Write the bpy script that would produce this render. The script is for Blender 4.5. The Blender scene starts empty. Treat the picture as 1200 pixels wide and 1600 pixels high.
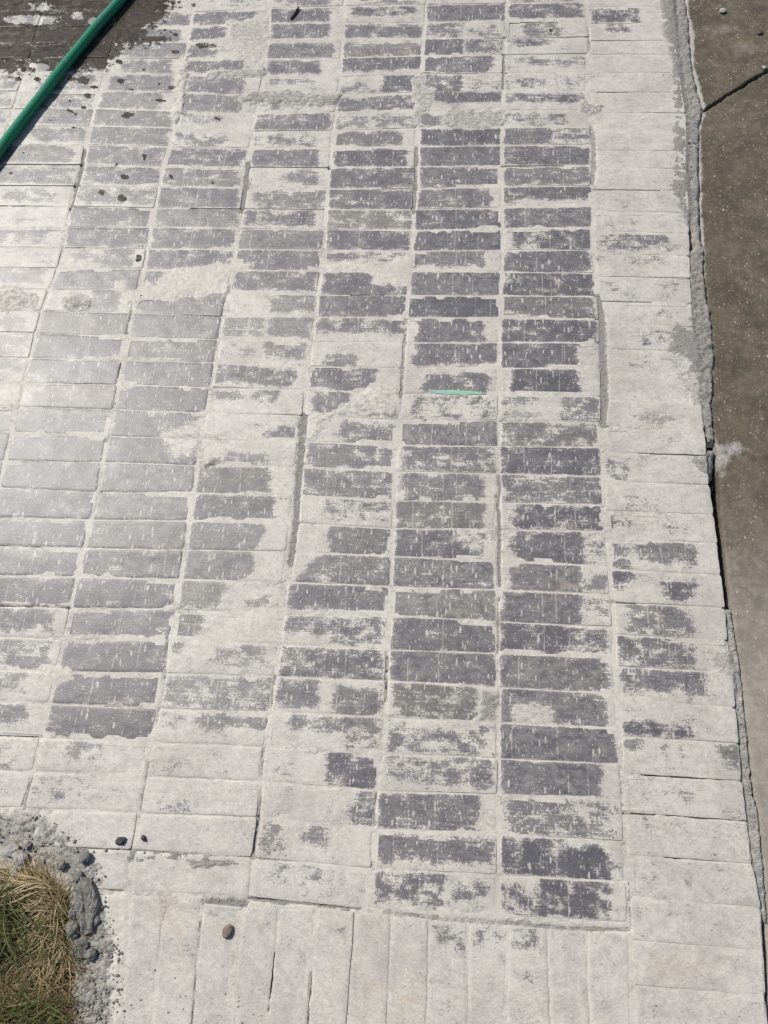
import bpy, math, random
import numpy as np
from mathutils import Matrix, Vector
random.seed(7); rng = np.random.default_rng(11)
S = bpy.context.scene
COL = S.collection

# ------------------------------------------------------------------ camera
F_PX = 1250.0                                   # focal length in photo pixels (1200 x 1600)
PITCH, YAW, ROLL = 1.187243, 0.199015, 0.148843
CAM = np.array([-0.131388, 0.144474, 1.733408])
def cam_axes():
    cp, sp = math.cos(PITCH), math.sin(PITCH)
    fw = np.array([0, cp, -sp]); rt = np.array([1., 0, 0]); dn = np.cross(fw, rt)
    cy, sy = math.cos(YAW), math.sin(YAW)
    R = np.array([[cy, -sy, 0], [sy, cy, 0], [0, 0, 1]])
    fw, rt, dn = R @ fw, R @ rt, R @ dn
    cr, sr = math.cos(ROLL), math.sin(ROLL)
    return fw, cr*rt + sr*dn, -sr*rt + cr*dn
FW, RT, DN = cam_axes()
cd = bpy.data.cameras.new('camera'); cam = bpy.data.objects.new('camera', cd); COL.objects.link(cam)
m = Matrix.Identity(4)
for i in range(3):
    m[i][0], m[i][1], m[i][2], m[i][3] = RT[i], -DN[i], -FW[i], CAM[i]
cam.matrix_world = m
cd.sensor_fit = 'VERTICAL'; cd.sensor_height = 32.0; cd.sensor_width = 24.0
cd.lens = F_PX/1600*32.0; cd.clip_start = 0.02; cd.clip_end = 300
S.camera = cam
S.render.resolution_x, S.render.resolution_y = 768, 1024

# ------------------------------------------------------------------ sky, sun, exposure
SUN_AZ, SUN_EL = 52.0, 48.0                     # degrees left of +y, above the ground
W = bpy.data.worlds.new('World'); S.world = W; W.use_nodes = True
nt = W.node_tree; nt.nodes.clear()
sky = nt.nodes.new('ShaderNodeTexSky'); sky.sky_type = 'NISHITA'; sky.sun_disc = False
sky.sun_elevation = math.radians(SUN_EL); sky.sun_rotation = math.radians(-SUN_AZ)
bg = nt.nodes.new('ShaderNodeBackground'); bg.inputs[1].default_value = 0.09
wo = nt.nodes.new('ShaderNodeOutputWorld')
nt.links.new(sky.outputs[0], bg.inputs[0]); nt.links.new(bg.outputs[0], wo.inputs[0])
sl = bpy.data.lights.new('sun', 'SUN'); sl.energy = 4.35; sl.angle = math.radians(0.53); sl.color = (1, .955, .89)
so = bpy.data.objects.new('sun', sl); COL.objects.link(so)
az, el = math.radians(SUN_AZ), math.radians(SUN_EL)
sd = Vector((-math.sin(az)*math.cos(el), math.cos(az)*math.cos(el), math.sin(el)))
so.rotation_euler = (-sd).to_track_quat('-Z', 'Y').to_euler(); so.location = sd*6
vs = S.view_settings; vs.view_transform = 'Standard'; vs.look = 'None'; vs.exposure = 0.0; vs.gamma = 1; vs.use_curve_mapping = False
S.cycles.use_denoising = False; S.cycles.max_bounces = 6; S.cycles.sample_clamp_indirect = 4

# ------------------------------------------------------------------ photo pixel <-> ground
def unp(x, y, z=0.0):
    x = np.asarray(x, float); y = np.asarray(y, float)
    d = FW + RT*((x-600)/F_PX)[..., None] + DN*((y-800)/F_PX)[..., None]
    return CAM + d*((z-CAM[2])/d[..., 2])[..., None]
def pix(x, y, z=0.0):
    d = np.stack([np.asarray(x, float)-CAM[0], np.asarray(y, float)-CAM[1], np.zeros_like(x, dtype=float)+z-CAM[2]], -1)
    w = d @ FW
    return 600+F_PX*(d @ RT)/w, 800+F_PX*(d @ DN)/w
def hash2(i, j, s):
    h = (i.astype(np.int64)*374761393 + j.astype(np.int64)*668265263 + s*974711) & 0xffffffff
    h = ((h ^ (h >> 13))*1274126177) & 0xffffffff
    return ((h ^ (h >> 16)) & 0xffff)/65535.0
def vn(x, y, s=0):
    x = np.asarray(x, float); y = np.asarray(y, float)
    i, j = np.floor(x), np.floor(y); a, b = x-i, y-j
    a = a*a*(3-2*a); b = b*b*(3-2*b)
    return (hash2(i, j, s)*(1-a)+hash2(i+1, j, s)*a)*(1-b) + (hash2(i, j+1, s)*(1-a)+hash2(i+1, j+1, s)*a)*b
def fbm(x, y, s=0, o=4, g=.5):
    v = 0; w = 1; t = 0
    for k in range(o):
        v = v+w*vn(x*2**k+17.3*k, y*2**k-9.1*k, s+k); t += w; w *= g
    return v/t                                   # 0..1, mean .5
def sst(a, b, x):
    t = np.clip((x-a)/(b-a), 0, 1); return t*t*(3-2*t)
def poly_sd(px, py, P):                          # signed distance, positive inside
    P = np.asarray(P, float); n = len(P); ins = np.zeros(px.shape, bool); d2 = np.full(px.shape, 1e12)
    for k in range(n):
        ax, ay = P[k]; bx, by = P[(k+1) % n]
        ex, ey = bx-ax, by-ay
        t = np.clip(((px-ax)*ex+(py-ay)*ey)/(ex*ex+ey*ey+1e-9), 0, 1)
        d2 = np.minimum(d2, (px-ax-t*ex)**2+(py-ay-t*ey)**2)
        c = ((ay > py) != (by > py)) & (px < (bx-ax)*(py-ay)/(by-ay+1e-12)+ax)
        ins ^= c
    d = np.sqrt(d2); return np.where(ins, d, -d)
def line_d(px, py, P):
    P = np.asarray(P, float); d2 = np.full(px.shape, 1e12)
    for k in range(len(P)-1):
        ax, ay = P[k]; bx, by = P[k+1]; ex, ey = bx-ax, by-ay
        t = np.clip(((px-ax)*ex+(py-ay)*ey)/(ex*ex+ey*ey+1e-9), 0, 1)
        d2 = np.minimum(d2, (px-ax-t*ex)**2+(py-ay-t*ey)**2)
    return np.sqrt(d2)

# ------------------------------------------------------------------ node helpers
class NT:
    def __init__(s, name):
        s.m = bpy.data.materials.new(name); s.m.use_nodes = True; s.t = s.m.node_tree; s.t.nodes.clear()
        s.out = s.t.nodes.new('ShaderNodeOutputMaterial'); s.b = s.t.nodes.new('ShaderNodeBsdfPrincipled')
        s.t.links.new(s.b.outputs[0], s.out.inputs[0])
    def put(s, sock, v):
        if hasattr(v, 'is_linked') or hasattr(v, 'links'): s.t.links.new(v, sock)
        elif isinstance(v, (tuple, list)) and len(v) == 3 and sock.type == 'RGBA': sock.default_value = (*v, 1)
        else: sock.default_value = v
    def math(s, op, a, b=None, c=None, clamp=False):
        n = s.t.nodes.new('ShaderNodeMath'); n.operation = op; n.use_clamp = clamp
        for k, v in enumerate((a, b, c)):
            if v is not None: s.put(n.inputs[k], v)
        return n.outputs[0]
    def mad(s, a, b, c): return s.math('MULTIPLY_ADD', a, b, c)
    def step(s, x, lo, hi, o0=0., o1=1.):
        n = s.t.nodes.new('ShaderNodeMapRange'); n.interpolation_type = 'SMOOTHSTEP'
        for k, v in zip((0, 1, 2, 3, 4), (x, lo, hi, o0, o1)): s.put(n.inputs[k], v)
        return n.outputs[0]
    def mix(s, f, a, b, mode='MIX'):
        n = s.t.nodes.new('ShaderNodeMix'); n.data_type = 'RGBA'; n.blend_type = mode
        s.put(n.inputs[0], f); s.put(n.inputs[6], a); s.put(n.inputs[7], b); return n.outputs[2]
    def attr(s, name):
        n = s.t.nodes.new('ShaderNodeAttribute'); n.attribute_name = name; return n
    def sep(s, c):
        n = s.t.nodes.new('ShaderNodeSeparateColor'); s.put(n.inputs[0], c); return n.outputs
    def pos(s, scale=(1, 1, 1)):
        g = s.t.nodes.new('ShaderNodeNewGeometry')
        n = s.t.nodes.new('ShaderNodeVectorMath'); n.operation = 'MULTIPLY'
        s.t.links.new(g.outputs['Position'], n.inputs[0]); n.inputs[1].default_value = scale; return n.outputs[0]
    def noise(s, v, scale, detail=4., rough=.5, dist=0.):
        n = s.t.nodes.new('ShaderNodeTexNoise'); s.put(n.inputs['Vector'], v)
        n.inputs['Scale'].default_value = scale; n.inputs['Detail'].default_value = detail
        n.inputs['Roughness'].default_value = rough; n.inputs['Distortion'].default_value = dist; return n.outputs[0]
    def vor(s, v, scale, feat='F1'):
        n = s.t.nodes.new('ShaderNodeTexVoronoi'); n.feature = feat; s.put(n.inputs['Vector'], v)
        n.inputs['Scale'].default_value = scale; return n
    def bump(s, h, dist, strength=1., nrm=None):
        n = s.t.nodes.new('ShaderNodeBump'); n.inputs['Strength'].default_value = strength
        n.inputs['Distance'].default_value = dist; s.put(n.inputs['Height'], h)
        if nrm is not None: s.put(n.inputs['Normal'], nrm)
        return n.outputs[0]
    def fin(s, col, rough, nrm=None, spec=.5):
        s.put(s.b.inputs['Base Color'], col); s.put(s.b.inputs['Roughness'], rough)
        s.put(s.b.inputs['Specular IOR Level'], spec)
        if nrm is not None: s.put(s.b.inputs['Normal'], nrm)
        return s.m

def residue_colour(n):
    big = n.noise(n.pos(), 6., 3., .6); blo = n.noise(n.pos(), 27., 4., .7); mid = n.noise(n.pos((1, 1.35, 1)), 80., 5., .80)
    c = n.mix(n.step(mid, .30, .68), (.425, .396, .335), (.600, .563, .488))
    c = n.mix(n.step(big, .42, .66), c, n.mix(.45, c, (.590, .556, .488)))
    c = n.mix(n.math('MULTIPLY', n.step(blo, .50, .70), .55), c, (.40, .385, .345))
    c = n.mix(n.math('MULTIPLY', n.step(big, .52, .34), .55), c, (.43, .395, .345))
    return c
def wet_mask(n, wet):
    return n.step(n.mad(n.math('SUBTRACT', n.noise(n.pos(), 55., 4., .65), .5), 2.1, wet), .40, .60)

def brick_material():
    n = NT('fired_clay_brick'); mk = n.attr('mask'); ch = n.sep(mk.outputs['Color'])
    clean, wet, ochre = ch[0], ch[1], ch[2]
    rnd = n.attr('rnd').outputs['Fac']; film_a = mk.outputs['Alpha']
    edge = n.noise(n.pos((.8, 1.2, 1)), 48., 6., .74)
    fine = n.noise(n.pos((.85, 1.15, 1)), 260., 3., .65)
    streak = n.noise(n.pos((.14, 2.4, 1)), 80., 3., .65)
    fc = n.math('SUBTRACT', fine, .5)
    t = n.mad(clean, 2., -1.)
    t = n.mad(n.math('SUBTRACT', edge, .5), 3.1, t)
    t = n.mad(fc, 2.3, t)
    t = n.mad(n.math('SUBTRACT', streak, .5), 1.25, t)
    blot = n.noise(n.pos((.85, 1.15, 1)), 23., 4., .66)
    t = n.mad(n.math('SUBTRACT', blot, .5), 2.8, t)
    R = n.step(t, -.08, .11, 1., n.step(blot, .35, .6, .04, 0.))
    # short up-and-down flecks of residue left in the drag marks
    fleck = None
    for sc, sy, pw, am, b0, wt in ((95., .34, 1.5, .36, -.06, 1.), (165., .22, 2.2, .44, -.07, .85), (300., .45, 3., .46, -.05, .75)):
        v = n.vor(n.pos((1., sy, 1)), sc); vc = n.sep(v.outputs['Color'])
        d = n.math('SUBTRACT', n.mad(n.math('POWER', vc[0], pw), am, b0), n.mad(fc, .30, v.outputs['Distance']))
        k = n.step(d, -.02, .07, 0., wt); fleck = k if fleck is None else n.math('MAXIMUM', fleck, k)
    # thin filled score lines across a brick
    ln = n.sep(n.attr('lines').outputs['Color']); bu = n.attr('along').outputs['Fac']
    wob = n.mad(n.math('SUBTRACT', edge, .5), .0022, bu)
    line = None
    for k in range(3):
        d = n.math('ABSOLUTE', n.math('SUBTRACT', wob, ln[k]))
        a = n.step(d, .0004, .0016, 1., 0.); line = a if line is None else n.math('MAXIMUM', line, a)
    line = n.math('MULTIPLY', line, n.step(edge, .42, .56, .10, .85))
    R = n.math('MAXIMUM', R, n.math('MAXIMUM', fleck, line))
    # pits and nicks where the residue has come away
    v3 = n.vor(n.pos((.6, 1.3, 1)), 110.); vc3 = n.sep(v3.outputs['Color'])
    gate = n.step(n.noise(n.pos(), 14., 2.), .44, .60)
    pit = n.step(n.math('SUBTRACT', n.mad(n.math('POWER', vc3[2], 1.7), .32, -.05), n.mad(fc, .35, v3.outputs['Distance'])), 0., .08)
    R = n.math('MULTIPLY', R, n.mad(n.math('MULTIPLY', pit, gate), -.8, 1.))
    # brick body
    body = n.mix(rnd, (.056, .055, .070), (.074, .069, .077))
    body = n.mix(n.step(rnd, .84, .97), body, (.105, .092, .082))
    body = n.mix(n.step(fine, .35, .7), n.mix(.4, body, (.05, .048, .055)), n.mix(.25, body, (.20, .19, .20)))
    film = n.math('MULTIPLY', n.step(edge, .36, .66), film_a)
    film = n.math('MAXIMUM', film, n.step(t, .75, .05, 0., .38))
    dry_res = residue_colour(n)
    c = n.mix(film, body, dry_res)
    thin = n.step(n.mad(fc, .7, n.mad(blot, .5, n.math('MULTIPLY', edge, .5))), .64, .38, .60, 1.)
    c = n.mix(n.math('MULTIPLY', R, thin), c, dry_res)
    c = n.mix(n.math('MULTIPLY', ochre, n.math('MULTIPLY', n.step(fine, .35, .55), n.step(edge, .40, .60))), c, (.48, .37, .25))
    wetm = wet_mask(n, wet)
    wc = n.mix(1., c, n.mix(R, (.38, .32, .26), (.115, .098, .078)), 'MULTIPLY')
    c = n.mix(wetm, c, wc)
    rough = n.mix(R, n.mix(film, (.47,)*3, (.50,)*3), (.52,)*3)
    rough = n.mix(wetm, rough, n.mix(n.step(edge, .42, .60), (.14,)*3, (.34,)*3))
    h = n.mad(fine, .7, n.math('MULTIPLY', edge, .7))
    nb = n.bump(n.math('MULTIPLY', h, n.mad(wetm, -.6, 1.)), .0010, .50)
    return n.fin(c, rough, nb, n.mad(wetm, -.4, n.mad(R, -.15, .68)))

def mortar_material():
    n = NT('cement_mortar'); mk = n.attr('mask'); ch = n.sep(mk.outputs['Color'])
    grey, wet, ochre = ch[0], ch[1], ch[2]
    sand = n.noise(n.pos(), 480., 3., .7); mid = n.noise(n.pos((1, 1.5, 1)), 70., 5., .68)
    g = n.step(n.mad(n.math('SUBTRACT', mid, .5), .9, grey), .22, .78)
    gc = n.mix(n.step(sand, .3, .7), (.235, .222, .198), (.385, .365, .33))
    c = n.mix(g, residue_colour(n), gc)
    c = n.mix(n.math('MULTIPLY', n.step(sand, .60, .74), n.mad(g, .3, .15)), c, (.16, .155, .145))
    c = n.mix(n.math('MULTIPLY', n.step(n.noise(n.pos(), 150., 4., .75), .54, .66), n.math('MULTIPLY', g, .75)), c, (.135, .130, .118))
    c = n.mix(n.math('MULTIPLY', ochre, .5), c, (.44, .345, .24))
    wetm = wet_mask(n, wet)
    c = n.mix(wetm, c, n.mix(1., c, (.12, .106, .085), 'MULTIPLY'))
    rough = n.mix(wetm, n.mix(g, (.54,)*3, (.8,)*3), n.mix(n.step(mid, .42, .60), (.09,)*3, (.34,)*3))
    h = n.mad(mid, .7, n.math('MULTIPLY', sand, n.mad(g, .9, .35)))
    nb = n.bump(n.math('MULTIPLY', h, n.math('MULTIPLY', n.mad(g, 1.3, .6), n.mad(wetm, -.5, 1.))), .0017, .9)
    return n.fin(c, rough, nb, .4)

def slab_material():
    n = NT('weathered_concrete'); ch = n.sep(n.attr('mask').outputs['Color'])
    cem, dust, pale = ch[0], ch[1], ch[2]
    big = n.noise(n.pos(), 9., 5., .6); mid = n.noise(n.pos(), 48., 7., .7); fine = n.noise(n.pos(), 420., 3., .6)
    c = n.mix(n.step(big, .36, .64), (.076, .062, .042), (.118, .096, .064))
    c = n.mix(n.step(mid, .42, .66), c, n.mix(.7, c, (.170, .140, .096)))
    c = n.mix(n.math('MULTIPLY', n.step(n.noise(n.pos(), 15., 5., .72), .50, .66), .75), c, (.065, .055, .043))
    c = n.mix(pale, c, n.mix(n.step(mid, .3, .7), (.25, .222, .183), (.37, .335, .285)))
    c = n.mix(n.math('MULTIPLY', n.step(fine, .58, .72), .45), c, (.06, .05, .04))
    # aggregate chips worn through
    dens = n.step(n.noise(n.pos(), 7., 3.), .30, .58, .35, 1.)
    for sc, amp, thr, colr in ((130., .44, 4.5, (.46, .41, .33)), (60., .30, 6., (.42, .38, .31)), (230., .46, 3.4, (.36, .31, .23))):
        v = n.vor(n.pos((1.3, .9, 1)), sc); vc = n.sep(v.outputs['Color'])
        d = n.math('SUBTRACT', n.mad(n.math('POWER', vc[0], thr), amp, -.05), n.mad(n.math('SUBTRACT', fine, .5), .25, v.outputs['Distance']))
        c = n.mix(n.math('MULTIPLY', n.math('MULTIPLY', n.step(d, 0., .04), dens), .85), c, n.mix(vc[1], colr, (.30, .27, .24)))
    g = n.mix(n.step(n.noise(n.pos(), 300., 3.), .35, .7), (.27, .255, .23), (.44, .42, .38))
    c = n.mix(n.step(n.mad(n.math('SUBTRACT', mid, .5), .9, cem), .35, .65), c, g)
    c = n.mix(n.math('MULTIPLY', n.step(n.mad(n.math('SUBTRACT', mid, .5), 1.3, dust), .3, 1.1), .5), c, (.30, .27, .225))
    nb = n.bump(n.mad(mid, 1., n.math('MULTIPLY', fine, .7)), .0014, .8)
    return n.fin(c, .78, nb, .35)

def soil_material():
    n = NT('dry_soil')
    a = n.noise(n.pos(), 28., 8., .7); b = n.noise(n.pos(), 300., 4., .6)
    c = n.mix(n.step(a, .35, .66), (.062, .040, .024), (.165, .108, .064))
    c = n.mix(n.math('MULTIPLY', n.step(b, .5, .7), .6), c, (.19, .15, .105))
    return n.fin(c, .95, n.bump(n.mad(a, 2., b), .004, 1.), .2)

def rock_material(name, c0, c1, sc=180.):
    n = NT(name)
    a = n.noise(n.pos(), sc, 6., .65); b = n.noise(n.pos(), sc*3.5, 3.)
    c = n.mix(n.step(a, .35, .68), c0, c1)
    return n.fin(c, .9, n.bump(n.mad(b, .6, a), .0016, 1.), .3)

def blade_material(name, c0, c1, c2):
    n = NT(name); r = n.attr('rnd').outputs['Fac']
    c = n.mix(n.step(r, 0., .6), c0, c1); c = n.mix(n.step(r, .6, 1.), c, c2)
    m = n.fin(c, .55, None, .4)
    tr = n.t.nodes.new('ShaderNodeBsdfTranslucent'); n.put(tr.inputs[0], c)
    mx = n.t.nodes.new('ShaderNodeMixShader'); mx.inputs[0].default_value = .25
    n.t.links.new(n.b.outputs[0], mx.inputs[1]); n.t.links.new(tr.outputs[0], mx.inputs[2]); n.t.links.new(mx.outputs[0], n.out.inputs[0])
    return m

def hose_material():
    n = NT('green_braided_hose'); al = n.attr('along').outputs['Fac']; an = n.attr('around').outputs['Fac']
    def wave(k):
        ph = n.mad(al, 2*math.pi/.0050, n.math('MULTIPLY', an, k)); return n.math('SINE', ph)
    w = n.math('MAXIMUM', wave(5.), n.math('MULTIPLY', wave(-5.), .55))
    dirt = n.noise(n.pos(), 55., 5., .65)
    c = n.mix(n.step(w, -.3, .9), (.000, .135, .062), (.010, .310, .165))
    c = n.mix(n.math('MULTIPLY', n.step(dirt, .50, .70), .40), c, (.20, .24, .19))
    return n.fin(c, .42, n.bump(n.mad(dirt, .5, w), .0013, .9), .5)

def plain(name, c, rough=.8):
    n = NT(name); a = n.noise(n.pos(), 160., 4., .6)
    return n.fin(n.mix(n.step(a, .35, .7), tuple(x*.82 for x in c), c), rough, n.bump(a, .0006, .6), .4)

M = dict(brick=brick_material(), mortar=mortar_material(), slab=slab_material(), soil=soil_material(),
         chunk=rock_material('grey_mortar_lump', (.13, .124, .110), (.27, .258, .228)),
         pale=rock_material('pale_mortar_lump', (.29, .28, .26), (.44, .425, .395)),
         crumb=rock_material('mortar_crumb', (.20, .188, .165), (.34, .322, .285)),
         stone=rock_material('brown_pebble', (.17, .125, .095), (.27, .21, .165)),
         dark=rock_material('dark_grit', (.045, .043, .045), (.10, .097, .095)),
         straw=blade_material('dry_straw', (.17, .115, .052), (.35, .26, .125), (.62, .51, .31)),
         green=blade_material('green_grass', (.045, .058, .014), (.095, .112, .034), (.20, .19, .075)),
         hose=hose_material(), mint=plain('mint_paint', (.30, .52, .40)))

def mesh_obj(name, V, Fq, mat, parent=None, smooth=True, attrs=()):
    me = bpy.data.meshes.new(name)
    V = np.asarray(V, np.float32)
    if isinstance(Fq, np.ndarray):
        nf, k = Fq.shape
        me.vertices.add(len(V)); me.vertices.foreach_set('co', V.ravel())
        me.loops.add(nf*k); me.loops.foreach_set('vertex_index', Fq.astype(np.int32).ravel())
        me.polygons.add(nf); me.polygons.foreach_set('loop_start', np.arange(0, nf*k, k, dtype=np.int32))
        me.polygons.foreach_set('loop_total', np.full(nf, k, np.int32))
        me.update(calc_edges=True)
    else: me.from_pydata(V.tolist(), [], Fq)
    if smooth: me.polygons.foreach_set('use_smooth', np.ones(len(me.polygons), bool))
    for nm, ty, dat in attrs:
        a = me.attributes.new(nm, ty, 'POINT')
        dat = np.asarray(dat, np.float32)
        a.data.foreach_set('color' if ty == 'FLOAT_COLOR' else 'vector' if ty == 'FLOAT_VECTOR' else 'value', dat.ravel())
    me.materials.append(mat)
    o = bpy.data.objects.new(name, me); COL.objects.link(o)
    if parent: o.parent = parent
    return o
def tag(o, label, cat=None, group=None, kind=None):
    o['label'] = label
    if cat: o['category'] = cat
    if group: o['group'] = group
    if kind: o['kind'] = kind
    return o

# ------------------------------------------------------------------ layout measured on the photograph
XC = {
 -1: [(60,40),(45,100),(28,145)],
 0: [(193,0),(187,25),(162,125),(147,170),(135,215),(129,260),(120,290),(112,320),(100,370),(97,405),(82,440),(60,500),(47,560),(32,620),(22,660),(8,720)],
 1: [(303,10),(293,60),(282,140),(275,190),(267,220),(255,255),(245,310),(232,375),(224,420),(205,490),(196,540),(187,590),(175,650),(162,710),(155,760),(147,790),(140,820),(125,880),(112,940),(100,1000),(75,1110),(62,1160),(50,1215),(37,1260)],
 2: [(422,10),(412,110),(405,150),(397,185),(391,225),(386,270),(380,320),(370,375),(359,440),(350,480),(340,540),(332,590),(325,630),(315,680),(306,740),(301,790),(295,810),(287,870),(277,950),(262,1020),(252,1090),(242,1130),(232,1190),(227,1210),(220,1260),(210,1310),(204,1370)],
 3: [(537,10),(535,60),(532,110),(527,150),(522,190),(517,240),(512,290),(509,330),(506,390),(500,430),(494,480),(487,530),(481,580),(475,630),(472,690),(465,750),(462,800),(452,880),(445,930),(440,980),(430,1050),(425,1090),(419,1125),(412,1170),(407,1210),(404,1280),(396,1330),(392,1390)],
 4: [(665,20),(661,80),(657,110),(652,200),(651,260),(649,290),(645,370),(641,410),(637,465),(634,510),(630,560),(627,620),(622,670),(616,740),(614,830),(611,900),(609,960),(605,1020),(604,1080),(600,1150),(595,1170),(587,1250),(582,1330),(580,1400)],
 5: [(792,0),(787,100),(784,200),(784,300),(786,390),(784,420),(782,462),(780,540),(779,640),(778,700),(778,1000),(779,1430)],
 6: [(915,20),(921,50),(920,80),(915,120),(917,150),(925,190),(927,240),(926,280),(925,390),(932,440),(937,480),(940,550),(941,620),(940,690),(942,760),(945,820),(952,890),(957,950),(959,1000),(962,1060),(966,1130),(969,1190),(972,1250),(977,1330),(982,1440)],
 7: [(1040,0),(1056,60),(1066,130),(1074,180),(1074,260),(1078,330),(1080,430),(1085,500),(1090,570),(1097,630),(1105,690),(1107,730),(1115,795),(1119,810),(1126,870),(1131,920),(1136,960),(1141,1010),(1150,1070),(1152,1100),(1157,1150),(1160,1200),(1170,1280),(1177,1345),(1190,1400),(1195,1470),(1198,1550)]}
RY = {
 0: [None,41,67,90,115,142,170,197,226,257,290,322,355,387,419,452,485,520,559,599,635,675,720,762,809],
 1: [19,41,66,91,117,145,174,200,230,261,292,325,355,389,419,452,489,526,564,601,640,682,722,769,812,857,902,950,999,1050,1099,1152,1205,1262],
 2: [12,36,61,92,121,151,178,205,231,261,294,326,357,390,422,458,495,530,567,605,645,685,727,770,814,859,905,952,1000,1052,1107,1160,1212,1270,1328,1392],
 3: [9,35,60,91,120,149,175,204,231,262,295,327,359,391,424,461,495,534,572,610,649,690,730,774,817,862,910,960,1007,1057,1112,1166,1221,1277,1340,1402],
 4: [7,35,60,87,115,144,172,200,229,260,295,327,360,392,424,461,496,536,575,615,656,696,736,782,826,869,916,962,1015,1064,1121,1177,1236,1295,1357,1422],
 5: [5,31,59,85,114,143,172,199,227,259,292,324,357,391,425,462,497,535,575,617,657,697,740,785,827,877,922,971,1021,1074,1129,1185,1241,1304,1367,1431],
 6: [None,37,64,85,114,144,176,205,235,262,296,330,362,397,432,470,507,545,586,626,666,706,751,797,841,890,941,991,1041,1094,1150,1208,1270,1336,1402,1469,1539]}
MX, MY = .243, .0721976
cx_off = {}                                     # world x of each column line as a function of world y
for c, pl in XC.items():
    w = unp(*np.array(pl, float).T); o = np.argsort(w[:, 1]); cx_off[c] = (w[o, 1], w[o, 0]-(c-5)*MX)
def col_x(c, y):
    if c in cx_off: return (c-5)*MX+np.interp(y, *cx_off[c])
    return (c-5)*MX+(np.interp(y, *cx_off[-1])+.002*np.sin(3*c))
row_off = {}
for c, ys in RY.items():
    pl = np.array(XC[c], float); d = {}
    for j, y in enumerate(ys):
        if y is None: continue
        d[j] = unp(np.interp(y, pl[:, 1], pl[:, 0]), y)[1]-(35-j)*MY
    row_off[c] = d
def row_y(c, j):
    c = max(0, min(6, c)) if c != 7 else 6
    k = row_off[c]; js = sorted(k)
    return (35-j)*MY+np.interp(j, js, [k[q] for q in js])
def node(c, j, field=False):
    y = row_y(c, j)
    if field and c == 6: y = row_y(5, j)+(row_y(5, j)-row_y(4, j))*.7
    if not field and c == 6:                     # the border course starts beyond a wider joint in places
        return np.array([col_x(6, y)+.010*sst(1.05, 1.10, y)*sst(1.42, 1.36, y)+.002, y])
    if c == 7:                                   # the border course drops away slightly to the right
        y = row_y(6, j)-.002
    return np.array([col_x(c, y), y])

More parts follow.
